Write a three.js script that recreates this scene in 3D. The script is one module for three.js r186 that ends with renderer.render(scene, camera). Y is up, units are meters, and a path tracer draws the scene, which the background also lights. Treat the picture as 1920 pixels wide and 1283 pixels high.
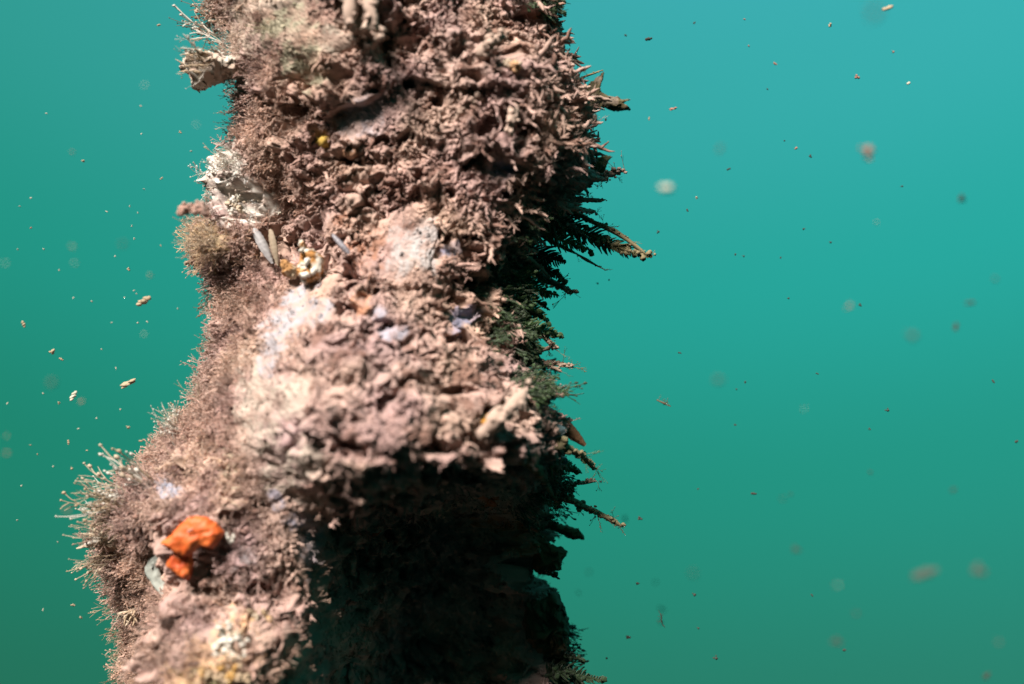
import * as THREE from 'three';
import { mergeGeometries } from 'three/addons/utils/BufferGeometryUtils.js';

// ---------------------------------------------------------------- camera, water light, sun, exposure
const scene = new THREE.Scene();
const PITCH = THREE.MathUtils.degToRad(32);              // the lens looks up through the water
const TILT = new THREE.Matrix4().makeRotationX(PITCH);   // everything is laid out in the tilted frame of the leaning post
const camera = new THREE.PerspectiveCamera(35.57, 1024 / 684, 0.02, 60);
camera.position.set(0, 0, 1).applyMatrix4(TILT);
camera.rotation.x = PITCH;
camera.focus = 0.955;
camera.userData.fStop = 1.45;
const renderer = new THREE.WebGLRenderer({ antialias: true });
renderer.setSize(1024, 684);
renderer.toneMapping = THREE.LinearToneMapping;
renderer.toneMappingExposure = 2.5;
renderer.shadowMap.enabled = true;

const lin = (r, g, b) => new THREE.Color().setRGB(r / 255, g / 255, b / 255, THREE.SRGBColorSpace);
{ // the open water all round, brighter and bluer towards the surface, dark below
  const W = 512, H = 256, data = new Float32Array(W * H * 4);
  const stops = [[0, lin(40, 108, 88)], [12, lin(40, 122, 100)], [24, lin(34, 143, 123)], [34, lin(38, 160, 147)], [44, lin(54, 167, 163)], [54, lin(64, 171, 177)], [90, lin(112, 200, 205)]];
  const deep = [0.004, 0.022, 0.018];
  for (let j = 0; j < H; j++) for (let i = 0; i < W; i++) {
    const e = (j + 0.5) / H * 180 - 90, az = (i + 0.5) / W * 2 * Math.PI - Math.PI;   // az = atan2(z, x); straight ahead is -90 degrees
    let c = deep;
    if (e > 0) {
      let k = 0; while (k < stops.length - 2 && e > stops[k + 1][0]) k++;
      let t = (e - stops[k][0]) / (stops[k + 1][0] - stops[k][0]); t = t * t * (3 - 2 * t) * 0.4 + t * 0.6;
      const a = stops[k][1], b = stops[k + 1][1], f = 1 + 0.32 * Math.cos(az) * Math.cos(e * Math.PI / 180);
      c = [a.r + (b.r - a.r) * t, (a.g + (b.g - a.g) * t), (a.b + (b.b - a.b) * t)].map((x, n) => x * (n === 2 ? f * (0.5 + 0.5 * f) : f));
    }
    data.set([c[0] / 2.5, c[1] / 2.5, c[2] / 2.5, 1], (j * W + i) * 4);
  }
  const t = new THREE.DataTexture(data, W, H, THREE.RGBAFormat, THREE.FloatType);
  t.mapping = THREE.EquirectangularReflectionMapping; t.magFilter = t.minFilter = THREE.LinearFilter; t.needsUpdate = true;
  scene.background = t; scene.environment = t;
}
const sun = new THREE.DirectionalLight(new THREE.Color(1, 0.9, 0.8), 5);
sun.position.set(-0.34, 0.77, 0.54).normalize().multiplyScalar(4).applyMatrix4(TILT);
sun.castShadow = true; sun.shadow.radius = 30;
sun.shadow.mapSize.set(4096, 4096);
Object.assign(sun.shadow.camera, { left: -0.8, right: 0.8, top: 0.8, bottom: -0.8, near: 1, far: 8 });
scene.add(sun, sun.target);

// ---------------------------------------------------------------- helpers
const PX = 0.0005;                                        // one photo pixel at the post's axis, in metres
const V3 = (x, y, z) => new THREE.Vector3(x, y, z);
const rng = (s) => () => { s |= 0; s = s + 0x6D2B79F5 | 0; let t = Math.imul(s ^ s >>> 15, 1 | s); t = t + Math.imul(t ^ t >>> 7, 61 | t) ^ t; return ((t ^ t >>> 14) >>> 0) / 4294967296; };
const clamp = (x, a = 0, b = 1) => Math.min(b, Math.max(a, x));
const smooth = (a, b, x) => { const t = clamp((x - a) / (b - a)); return t * t * (3 - 2 * t); };
const PERM = new Uint8Array(512);
{ const r = rng(77), p = [...Array(256).keys()]; for (let i = 255; i > 0; i--) { const j = Math.floor(r() * (i + 1)); [p[i], p[j]] = [p[j], p[i]]; } for (let i = 0; i < 512; i++) PERM[i] = p[i & 255]; }
const grad = (h, x, y, z) => { h &= 15; const u = h < 8 ? x : y, v = h < 4 ? y : h === 12 || h === 14 ? x : z; return ((h & 1) ? -u : u) + ((h & 2) ? -v : v); };
function noise(x, y, z) {
  const fx = Math.floor(x), fy = Math.floor(y), fz = Math.floor(z), X = fx & 255, Y = fy & 255, Z = fz & 255;
  x -= fx; y -= fy; z -= fz;
  const u = x * x * x * (x * (x * 6 - 15) + 10), v = y * y * y * (y * (y * 6 - 15) + 10), w = z * z * z * (z * (z * 6 - 15) + 10);
  const A = PERM[X] + Y, AA = PERM[A] + Z, AB = PERM[A + 1] + Z, B = PERM[X + 1] + Y, BA = PERM[B] + Z, BB = PERM[B + 1] + Z;
  const L = (t, a, b) => a + t * (b - a);
  return L(w, L(v, L(u, grad(PERM[AA], x, y, z), grad(PERM[BA], x - 1, y, z)), L(u, grad(PERM[AB], x, y - 1, z), grad(PERM[BB], x - 1, y - 1, z))),
    L(v, L(u, grad(PERM[AA + 1], x, y, z - 1), grad(PERM[BA + 1], x - 1, y, z - 1)), L(u, grad(PERM[AB + 1], x, y - 1, z - 1), grad(PERM[BB + 1], x - 1, y - 1, z - 1))));
}
const fbm = (x, y, z, n = 4) => { let s = 0, a = 0.5; for (let i = 0; i < n; i++) { s += a * noise(x, y, z); x *= 2.03; y *= 2.03; z *= 2.03; a *= 0.5; } return s; };

const taken = {};
const numbered = (name) => { const n = taken[name] = (taken[name] ?? -1) + 1; return n ? `${name}_${String(n).padStart(3, '0')}` : name; };
function top(o, name, label, category, group, kind) {     // add a thing to the scene, out of the tilted frame
  o.name = numbered(name); o.applyMatrix4(TILT); scene.add(o);
  o.userData = { label }; if (category) o.userData.category = category; if (group) o.userData.group = group; if (kind) o.userData.kind = kind;
  return o;
}
function part(parent, name, geometry, material) { const m = new THREE.Mesh(geometry, material); m.name = name; m.castShadow = m.receiveShadow = true; parent.add(m); return m; }

class Acc {                                               // collects tubes and lumps into one geometry
  constructor() { this.p = []; this.i = []; this.c = []; this.col = null; }
  push(v) { this.p.push(v.x, v.y, v.z); if (this.col) this.c.push(...this.col); }
  tube(pts, radii, sides = 5, lump = 0, rnd = null) {
    const n = pts.length, start = this.p.length / 3, T = V3(0, 0, 0), U = V3(0, 0, 0), W = V3(0, 0, 0), q = V3(0, 0, 0);
    for (let k = 0; k < n; k++) {
      T.subVectors(pts[Math.min(n - 1, k + 1)], pts[Math.max(0, k - 1)]).normalize();
      if (k === 0) U.set(Math.abs(T.y) > 0.9 ? 1 : 0, Math.abs(T.y) > 0.9 ? 0 : 1, 0);
      U.addScaledVector(T, -U.dot(T)).normalize(); W.crossVectors(T, U);
      for (let s = 0; s < sides; s++) {
        const a = s / sides * 2 * Math.PI, r = radii[k] * (1 + (lump ? lump * (rnd() * 2 - 1) : 0));
        this.push(q.copy(pts[k]).addScaledVector(U, Math.cos(a) * r).addScaledVector(W, Math.sin(a) * r));
      }
    }
    for (let k = 0; k < n - 1; k++) for (let s = 0; s < sides; s++) {
      const a = start + k * sides + s, b = start + k * sides + (s + 1) % sides;
      this.i.push(a, b, a + sides, b, b + sides, a + sides);
    }
    const last = start + (n - 1) * sides;
    for (let s = 1; s < sides - 1; s++) { this.i.push(last, last + s, last + s + 1); this.i.push(start, start + s + 1, start + s); }
    return this;
  }
  lump(at, r, rnd, squash = 1, detail = 1) {
    const g = new THREE.IcosahedronGeometry(1, detail), P = g.attributes.position, seen = new Map(), ids = [], ph = rnd() * 40;
    for (let k = 0; k < P.count; k++) {
      const key = `${P.getX(k).toFixed(3)},${P.getY(k).toFixed(3)},${P.getZ(k).toFixed(3)}`;
      if (!seen.has(key)) {
        const x = P.getX(k), y = P.getY(k), z = P.getZ(k), f = 1 + 0.55 * noise(x * 1.3 + ph, y * 1.3, z * 1.3) + 0.3 * noise(x * 3 + ph, y * 3, z * 3);
        seen.set(key, this.p.length / 3); this.push(V3(at.x + x * r * f, at.y + y * r * f * squash, at.z + z * r * f));
      }
      ids.push(seen.get(key));
    }
    this.i.push(...ids); return this;
  }
  geo() {
    const g = new THREE.BufferGeometry();
    g.setAttribute('position', new THREE.Float32BufferAttribute(this.p, 3));
    if (this.col) g.setAttribute('color', new THREE.Float32BufferAttribute(this.c, 3));
    g.setIndex(this.i); g.computeVertexNormals(); return g;
  }
}
const ALB = 0.62;   // the palette below was picked by eye against white card; this brings it to real albedo
const mat = (r, g, b, o = {}) => new THREE.MeshStandardMaterial({ color: new THREE.Color().setRGB(r * ALB, g * ALB, b * ALB), roughness: 0.95, metalness: 0, ...o });
const phys = (r, g, b, o = {}) => new THREE.MeshPhysicalMaterial({ color: new THREE.Color().setRGB(r * ALB, g * ALB, b * ALB), roughness: 0.9, metalness: 0, ...o });

// ---------------------------------------------------------------- the post: profile, lumps and relief
const LEFT = [[-900, 455], [-60, 420], [0, 430], [60, 450], [120, 475], [200, 477], [260, 473], [320, 455], [380, 450], [430, 417], [480, 405], [520, 430], [560, 450], [620, 440], [660, 427], [720, 412], [760, 397], [800, 357], [850, 322], [900, 280], [950, 237], [1000, 230], [1050, 224], [1100, 234], [1150, 238], [1220, 242], [1300, 248], [2200, 272]];
const RIGHT = [[-900, 972], [-60, 982], [0, 990], [60, 1002], [120, 1010], [180, 1055], [240, 1066], [300, 1082], [350, 1067], [400, 1022], [450, 994], [500, 962], [560, 946], [620, 944], [680, 956], [730, 984], [780, 1024], [840, 1039], [900, 1024], [960, 1019], [1020, 1034], [1060, 1014], [1090, 1002], [1120, 1029], [1180, 1046], [1230, 1042], [1300, 1049], [2200, 1094]];
function along(table, v) { let k = 0; while (k < table.length - 2 && v > table[k + 1][0]) k++; const [a, x] = table[k], [b, y] = table[k + 1], t = clamp((v - a) / (b - a)); return x + (y - x) * t * t * (3 - 2 * t); }
const LUMPS = [  // u, v (photo pixels on the post's chart), reach left, right, up, down, height in metres
  [735, 775, 225, 320, 200, 150, 0.088], [840, 1150, 200, 420, 200, 620, -0.095], [490, 1190, 120, 110, 140, 420, 0.055], [225, 1190, 240, 85, 120, 420, -0.050],
  [350, 950, 110, 110, 110, 90, 0.018], [560, 50, 120, 190, 300, 110, 0.030], [930, 180, 190, 150, 180, 200, 0.016], [520, 470, 90, 130, 100, 90, -0.028],
  [497, 385, 26, 30, 55, 60, -0.026], [398, 450, 48, 55, 42, 48, 0.022], [1000, 590, 62, 110, 80, 90, -0.050], [860, 430, 120, 90, 80, 90, 0.012],
  [572, 215, 22, 16, 18, 16, -0.022], [850, 838, 70, 80, 16, 24, -0.040], [965, 252, 28, 30, 16, 16, -0.022], [793, 655, 34, 30, 28, 26, -0.018], [891, 748, 10, 10, 10, 10, -0.016],
  [715, 790, 70, 70, 10, 12, -0.015], [650, 300, 24, 20, 16, 20, -0.018], [855, 588, 42, 36, 16, 14, -0.014], [935, 325, 28, 26, 16, 18, -0.014], [590, 420, 20, 26, 46, 40, -0.015],
  [440, 1095, 40, 40, 30, 34, -0.026], [840, 930, 50, 50, 36, 50, -0.035], [720, 950, 40, 30, 24, 36, -0.030], [905, 1010, 60, 50, 30, 40, -0.030], [700, 25, 30, 34, 60, 60, 0.016],
  [790, 490, 40, 45, 34, 40, 0.006], [432, 330, 40, 30, 44, 50, 0.026], [1010, 230, 120, 140, 170, 170, 0.03], [880, 120, 24, 20, 12, 12, -0.012], [770, 60, 26, 24, 30, 30, -0.02], [1000, 60, 60, 60, 60, 60, 0.012], [780, 1310, 150, 240, 90, 300, -0.04],
];
const LEDGE = [[380, 135], [470, 168], [560, 200], [600, 226], [680, 200], [740, 172], [800, 160], [880, 168], [960, 178]];
const LEDGE2 = [[600, 985], [650, 945], [720, 890], [800, 868], [880, 866], [950, 890]];
const EDGE = [[1060, 352], [1090, 345], [1150, 322], [1283, 308], [1500, 300]];
function relief(u, v) {                                    // large forms, in metres proud of the post
  const w1 = noise(u * 0.011, v * 0.011, 3.3) * 26 + noise(u * 0.03, v * 0.03, 9.1) * 10, w2 = noise(u * 0.011, v * 0.011, 13.7) * 26 + noise(u * 0.03, v * 0.03, 19.1) * 10;
  const U = u + w1, W = v + w2; let h = 0;
  for (const [a, b, l, r, t, d, k] of LUMPS) {
    const x = (U - a) / (U < a ? l : r), y = (W - b) / (W < b ? t : d), q = x * x + y * y;
    if (q < 9) h += k * Math.exp(-q * 0.9);
  }
  for (const [line, amp, reach] of [[LEDGE, 0.011, 70], [LEDGE2, 0.012, 110]]) {
    const s = smooth(line[0][0] - 30, line[0][0] + 40, U) * (1 - smooth(line.at(-1)[0] - 60, line.at(-1)[0] + 30, U)), d = along(line, u) + w2 * 0.6 - v;
    if (s > 0 && d > -6) h += amp * s * smooth(-4, 6, d) * Math.exp(-Math.max(d, 0) / reach);
  }
  h -= 0.055 * smooth(565, 640, U) * smooth(930, 1040, W);
  const e = U - along(EDGE, W); if (e > -8 && W > 1060) h += 0.046 * smooth(-6, 8, e) * Math.exp(-Math.max(e, 0) / 120) * smooth(1066, 1105, W);
  return h;
}
// what grows where on the chart: [u, v, rx, ry, turn]
const FIELDS = {
  bare: [[355, 1025, 78, 74, 0], [575, 492, 44, 50, 0], [500, 465, 34, 50, -0.4], [295, 1078, 36, 52, 0], [420, 125, 60, 30, 0]],
  calm: [[575, 570, 70, 90, 0.3], [520, 770, 70, 150, -0.2], [560, 900, 80, 110, 0], [760, 460, 70, 80, 0], [700, 215, 90, 40, -0.2], [540, 90, 90, 80, 0], [600, 60, 60, 60, 0]],
};
const inside = (list, u, v) => { let m = -1; for (const [a, b, rx, ry, t = 0] of list) { const c = Math.cos(t), s = Math.sin(t), x = ((u - a) * c + (v - b) * s) / rx, y = (-(u - a) * s + (v - b) * c) / ry; m = Math.max(m, 1 - Math.hypot(x, y)); } return m; };

// encrusting growths: pieces of the crust with a colour of their own, some painted as sun dapple
const PATCHES = [
  { name: 'pale_sponge_crust', label: 'lavender white sponge film down the middle of the waist', c: [0.42, 0.39, 0.43], e: [[560, 590, 36, 84, 0.25], [540, 660, 26, 50, 0.2], [600, 575, 55, 26, 0]] },
  { name: 'pale_sponge_crust', label: 'fuzzy cream film on the left of the bulge', c: [0.54, 0.44, 0.38], e: [[525, 760, 52, 120, -0.15], [560, 860, 56, 70, 0.2], [575, 720, 46, 46, 0], [615, 820, 40, 40, 0]] },
  { name: 'pale_sponge_crust', label: 'lavender patch low on the bulge', c: [0.42, 0.38, 0.46], e: [[570, 965, 26, 22, 0.2], [535, 920, 18, 26, -0.5]] },
  { name: 'pale_sponge_crust', label: 'white hazy patch right of the shell cluster', c: [0.49, 0.44, 0.44], e: [[775, 470, 46, 50, 0.2], [800, 440, 30, 30, 0]] },
  { name: 'pale_sponge_crust', label: 'lavender white smear on the waist', c: [0.46, 0.42, 0.50], e: [[742, 612, 26, 14, -0.2], [720, 575, 14, 18, 0]] },
  { name: 'pale_sponge_crust', label: 'lavender smooth oval in a hollow', c: [0.33, 0.31, 0.43], e: [[856, 588, 38, 17, -0.35]] },
  { name: 'pale_sponge_crust', label: 'lavender spot in a hollow by the right edge', c: [0.36, 0.34, 0.50], e: [[935, 322, 26, 16, 0]] },
  { name: 'pale_sponge_crust', label: 'small lavender patch under the silt', c: [0.42, 0.40, 0.54], e: [[842, 472, 20, 11, 0]] },
  { name: 'pale_sponge_crust', label: 'mauve grey smooth patch below the ledge', c: [0.47, 0.38, 0.40], e: [[690, 225, 52, 36, -0.4]] },
  { name: 'pale_sponge_crust', label: 'bluish patch beside the orange sea squirt', c: [0.40, 0.40, 0.50], e: [[350, 905, 24, 20, 0.3]] },
  { name: 'green_film', label: 'pale grey green film at the top', c: [0.44, 0.40, 0.29], e: [[565, 60, 48, 56, 0.1], [590, 130, 40, 44, 0.2], [610, 160, 24, 20, 0]] },
  { name: 'cream_film', label: 'pale cream fuzzy film at the top left', c: [0.62, 0.49, 0.41], e: [[480, 70, 44, 76, 0], [450, 150, 50, 26, 0.3], [540, 20, 60, 30, 0]] },
  { name: 'rusty_crust', label: 'rust orange crust in the shade low on the right', c: [0.36, 0.13, 0.03], e: [[1000, 1015, 44, 34, 0.2], [960, 1040, 50, 16, 0.3]] },
  { name: 'rusty_crust', label: 'rust orange spot between dark hollows', c: [0.50, 0.13, 0.03], e: [[936, 948, 13, 26, -0.4]] },
  { name: 'rusty_crust', label: 'small red orange spot', c: [0.55, 0.10, 0.03], e: [[707, 1020, 13, 9, 0]] },
  { name: 'rusty_crust', label: 'orange pink smear below the shells', c: [0.52, 0.25, 0.15], e: [[690, 560, 24, 20, 0]] },
  { name: 'rusty_crust', label: 'brick red crust in the upper right', c: [0.34, 0.14, 0.07], e: [[990, 30, 18, 15, 0]] },
  { name: 'tan_and_dapple_crust', label: 'tan clump brightened as painted sun dapple at the foot of the post', c: [0.80, 0.53, 0.34], e: [[470, 1180, 50, 55, 0.6], [410, 1225, 42, 50, 0.2], [350, 1265, 50, 40, 0]] },  // tan growth, its brightness painted for dappled sunlight at the foot
  { name: 'tan_and_dapple_crust', label: 'pale pink crumbly clump lightened as sun dapple left of the bulge', c: [0.72, 0.52, 0.42], e: [[410, 850, 55, 32, 0.4], [455, 900, 26, 40, 0]] },  // pink clump whose colour is lightened for a spot of dappled sun
  { name: 'white_dapple_crust', label: 'sun dapple painted as white fuzzy crust on the upper left edge', c: [0.95, 0.90, 0.84], e: [[446, 315, 36, 44, 0], [455, 372, 30, 42, 0.3]] },  // white painted where dappled sunlight glares on the edge
  { name: 'tan_and_dapple_crust', label: 'orange tan fuzzy clump bulging from the left edge', c: [0.66, 0.48, 0.30], e: [[408, 452, 52, 44, 0]] },
  { name: 'pale_sponge_crust', label: 'cream film between the top straps', c: [0.56, 0.46, 0.38], e: [[680, 40, 40, 44, 0], [650, 90, 30, 26, 0]] },
  { name: 'pale_sponge_crust', label: 'pale lilac veil low beside the shadow', c: [0.44, 0.37, 0.39], e: [[585, 1020, 22, 60, 0.1], [480, 1020, 20, 16, 0]] },
  { name: 'rusty_crust', label: 'brick red crust right of the shells', c: [0.36, 0.17, 0.11], e: [[690, 470, 36, 50, 0.3], [640, 420, 26, 26, 0]] },
];
const FILMS = PATCHES.filter((q) => /film|sponge/.test(q.name)).flatMap((q) => q.e);
const thetas = [], heights = [];
{ const N = 680, M = 70; for (let k = 0; k < N; k++) thetas.push(-1.9 + 3.8 * k / N); for (let k = 0; k < M; k++) thetas.push(1.9 + (2 * Math.PI - 3.8) * k / M);
  for (let y = -1.0; y < -0.375; y += 0.012) heights.push(y); for (let y = -0.375; y < 0.37; y += 0.00088) heights.push(y); for (let y = 0.37; y < 1.0; y += 0.012) heights.push(y); }
const NT = thetas.length, NH = heights.length, NV = NT * NH;
const POS = new Float32Array(NV * 3), CH = new Float32Array(NV * 2);   // place and chart of every vertex
for (let j = 0; j < NH; j++) {
  const y = heights[j], v0 = 641.5 - y / PX, L = along(LEFT, v0), R = along(RIGHT, v0), cx = ((L + R) / 2 - 960) * PX, a = (R - L) / 2 * PX, b = 0.115 + 0.02 * smooth(500, 1000, v0);
  for (let i = 0; i < NT; i++) {
    const th = thetas[i], s = Math.sin(th), c = Math.cos(th), flat = Math.pow(Math.abs(c), 0.62) * Math.sign(c);
    let x = cx + a * s, z = b * flat;
    let nx = s / a, nz = c / b; const nl = Math.hypot(nx, nz); nx /= nl; nz /= nl;
    const u = 960 + x / PX / (1 - z * 0.9), v = 641.5 - y / PX / (1 - z * 0.9);
    const front = smooth(-0.05, 0.35, c);
    const big = front > 0 ? relief(u, v) * front : 0;
    // relief of silt: lumps with narrow gaps between them, at several sizes, pushed sideways so that they overhang
    const wx = noise(x * 60, y * 60, z * 60 + 5), wy = noise(x * 60 + 31, y * 60, z * 60), wz = noise(x * 60, y * 60 + 17, z * 60);
    const X = x + wx * 0.006, Y = y + wy * 0.006, Z = z + big * 0.6 + wz * 0.006;
    const calm = smooth(-0.15, 0.35, Math.max(inside(FIELDS.calm, u, v), front > 0.3 ? inside(FILMS, u, v) : -1) + 0.3 * noise(u * 0.02, v * 0.02, 2));
    const rough = (1 - 0.86 * calm) * (0.55 + 0.75 * smooth(-0.3, 0.3, noise(x * 21 + 70, y * 21, z * 21)));
    const pit = smooth(0.30, 0.48, noise(X * 52 + 90, Y * 52, Z * 52)) * (1 - calm) * smooth(560, 800, u);
    const b1 = Math.abs(noise(X * 38, Y * 38, Z * 38)), b2 = Math.abs(noise(X * 92 + 7, Y * 92, Z * 92)), b3 = Math.abs(noise(X * 210, Y * 210 + 3, Z * 210));
    const gaps = Math.pow(1 - Math.abs(noise(X * 48 + 50, Y * 48, Z * 48)), 5) * smooth(-0.1, 0.25, noise(X * 17, Y * 17, Z * 17 + 40));
    let d = 0.012 * fbm(x * 11, y * 11, z * 11, 3) + rough * (0.020 * (b1 - 0.22) + 0.0105 * (b2 - 0.22) + 0.0050 * (b3 - 0.2) + 0.0030 * noise(X * 430, Y * 430, Z * 430) - 0.016 * gaps) - 0.022 * pit;
    d += 0.0013 * noise(X * 900, Y * 900, Z * 900);
    const side = 0.0042 * rough, slide = 0.009 * rough;
    x += nx * d + big * (nx * 0.45) + side * noise(X * 130 + 11, Y * 130, Z * 130) + slide * noise(X * 42, Y * 42 + 66, Z * 42);
    z += nz * d + big * (nz * 0.45 + 0.55) + side * 0.5 * noise(X * 130, Y * 130, Z * 130 + 23);
    const yy = y + slide * noise(X * 42 + 33, Y * 42, Z * 42) + side * noise(X * 130, Y * 130 + 41, Z * 130) - (big > 0 ? big * 0.15 * front : 0);
    const k = j * NT + i; POS[k * 3] = x; POS[k * 3 + 1] = yy; POS[k * 3 + 2] = z; CH[k * 2] = u; CH[k * 2 + 1] = v;
  }
}
console.log('post relief', NV);

const pid = new Int16Array(NV).fill(-1), COL = new Float32Array(NV * 3);
const tone = (x, y, z, out) => {                           // silt colours, mixed by noise alone
  const a = noise(x * 26, y * 26, z * 26), b = noise(x * 70 + 9, y * 70, z * 70), c = noise(x * 240, y * 240 + 5, z * 240), e = noise(x * 9 + 4, y * 9, z * 9 + 8);
  const m = 1 + 0.2 * b + 0.16 * c;
  const t = clamp(0.5 + a * 1.1), red = smooth(0.16, 0.46, noise(x * 55, y * 55 + 20, z * 55) + 0.35 * c);
  out[0] = (0.475 + 0.09 * t + 0.05 * e) * m; out[1] = (0.310 + 0.080 * t + 0.02 * e) * m; out[2] = (0.285 + 0.030 * t - 0.02 * e) * m;
  out[0] += (0.17 - out[0]) * red * 0.7; out[1] += (0.075 - out[1]) * red * 0.7; out[2] += (0.05 - out[2]) * red * 0.7;
};
{ const o = [0, 0, 0];
  for (let k = 0; k < NV; k++) {
    const x = POS[k * 3], y = POS[k * 3 + 1], z = POS[k * 3 + 2], u = CH[k * 2], v = CH[k * 2 + 1];
    tone(x, y, z, o);
    if (z > 0.0) {
      const wob = 0.55 * noise(x * 70, y * 70, z * 70) + 0.35 * noise(x * 190, y * 190, z * 190) + 0.2 * noise(x * 420, y * 420, z * 420);
      let best = 0;
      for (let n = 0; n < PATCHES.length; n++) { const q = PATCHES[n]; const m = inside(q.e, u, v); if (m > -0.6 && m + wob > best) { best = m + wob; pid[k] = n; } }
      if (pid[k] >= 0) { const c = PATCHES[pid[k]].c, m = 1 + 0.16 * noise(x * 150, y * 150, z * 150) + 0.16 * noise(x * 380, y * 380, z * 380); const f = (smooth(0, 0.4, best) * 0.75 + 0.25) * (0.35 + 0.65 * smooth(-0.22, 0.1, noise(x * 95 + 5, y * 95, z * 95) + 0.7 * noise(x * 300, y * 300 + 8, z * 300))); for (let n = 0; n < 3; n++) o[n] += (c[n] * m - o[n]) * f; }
    }
    COL[k * 3] = o[0] * ALB; COL[k * 3 + 1] = o[1] * ALB; COL[k * 3 + 2] = o[2] * ALB;
  } }
const NOR = new Float32Array(NV * 3);
const CRUST_MAT = new THREE.MeshStandardMaterial({ color: 0xffffff, vertexColors: true, roughness: 0.97 });
const FILM_MAT = new THREE.MeshStandardMaterial({ color: 0xffffff, vertexColors: true, roughness: 0.75 });
const post = new THREE.Group();
{ const whole = new THREE.BufferGeometry(), idx = new Uint32Array((NH - 1) * NT * 6), lists = PATCHES.map(() => []), rest = [];
  let n = 0;
  for (let j = 0; j < NH - 1; j++) for (let i = 0; i < NT; i++) {
    const a = j * NT + i, b = j * NT + (i + 1) % NT, c = a + NT, d = b + NT;
    for (const t of [[a, b, c], [b, d, c]]) { idx[n++] = t[0]; idx[n++] = t[1]; idx[n++] = t[2]; const p = pid[t[0]]; (p >= 0 && pid[t[1]] === p && pid[t[2]] === p ? lists[p] : rest).push(t[0], t[1], t[2]); }
  }
  whole.setAttribute('position', new THREE.BufferAttribute(POS, 3)); whole.setIndex(new THREE.BufferAttribute(idx, 1)); whole.computeVertexNormals();
  NOR.set(whole.attributes.normal.array);
  const cut = (list) => {
    const map = new Map(), p = [], nn = [], c = [], id = [];
    for (const k of list) { let m = map.get(k); if (m === undefined) { m = map.size; map.set(k, m); for (let q = 0; q < 3; q++) { p.push(POS[k * 3 + q]); nn.push(NOR[k * 3 + q]); c.push(COL[k * 3 + q]); } } id.push(m); }
    const g = new THREE.BufferGeometry();
    g.setAttribute('position', new THREE.Float32BufferAttribute(p, 3)); g.setAttribute('normal', new THREE.Float32BufferAttribute(nn, 3)); g.setAttribute('color', new THREE.Float32BufferAttribute(c, 3)); g.setIndex(id);
    return g;
  };
  part(post, 'silt_crust', cut(rest), CRUST_MAT);
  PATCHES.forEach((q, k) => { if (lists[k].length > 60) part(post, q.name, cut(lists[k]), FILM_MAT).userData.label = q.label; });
}
console.log('crust done');

// where the crust lies behind a point of the photo (for standing things on it)
const CELL = 4, GW = 480, GH = 330, near = new Int32Array(GW * GH).fill(-1);
const project = (x, y, z) => [960 + x / PX / (1 - z), 641.5 - y / PX / (1 - z)];
for (let k = 0; k < NV; k++) {
  const z = POS[k * 3 + 2]; if (z < -0.04) continue;
  const [u, v] = project(POS[k * 3], POS[k * 3 + 1], z), i = Math.floor(u / CELL), j = Math.floor(v / CELL);
  if (i >= 0 && j >= 0 && i < GW && j < GH) { const n = near[j * GW + i]; if (n < 0 || POS[n * 3 + 2] < z) near[j * GW + i] = k; }
}
function spot(u, v) {                                       // the crust point nearest to where a thing grows
  const i0 = Math.floor(u / CELL), j0 = Math.floor(v / CELL);
  for (let r = 0; r < 60; r++) for (let j = j0 - r; j <= j0 + r; j++) for (let i = i0 - r; i <= i0 + r; i++) {
    if (Math.max(Math.abs(i - i0), Math.abs(j - j0)) !== r || i < 0 || j < 0 || i >= GW || j >= GH) continue;
    const n = near[j * GW + i]; if (n >= 0) return { p: V3(POS[n * 3], POS[n * 3 + 1], POS[n * 3 + 2]), n: V3(NOR[n * 3], NOR[n * 3 + 1], NOR[n * 3 + 2]), r };
  }
}
const at = (u, v, z = 0) => V3((u - 960) * PX * (1 - z), (641.5 - v) * PX * (1 - z), z);

// ---------------------------------------------------------------- shaggy cover of the post
const UP = V3(0, 1, 0);
function strandGeo(seed, slim = 1, sides = 5) {             // a silted thread, one unit long
  const r = rng(seed), pts = [], rad = [], n = 8, bx = (r() - 0.5) * 0.5, bz = (r() - 0.5) * 0.5, a = new Acc();
  for (let k = 0; k < n; k++) { const t = k / (n - 1); pts.push(V3(bx * t * t + (r() - 0.5) * 0.07, t, bz * t * t + (r() - 0.5) * 0.07)); rad.push(slim * 0.11 * (1 - 0.62 * t) * (0.65 + 0.7 * r()) * (k === n - 1 ? 0.4 : 1)); }
  a.tube(pts, rad, sides, 0.3, r);
  const m = 1 + Math.floor(r() * 3);
  for (let k = 0; k < m; k++) { const q = pts[2 + Math.floor(r() * 5)], l = 0.2 + 0.25 * r(), d = V3(r() - 0.5, 0.5 * r() + 0.1, r() - 0.5).normalize(); a.tube([0, 0.5, 1].map((t) => q.clone().addScaledVector(d, l * t)), [0.05, 0.045, 0.02].map((x) => x * slim), 4, 0.3, r); }
  return a.geo();
}
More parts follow.
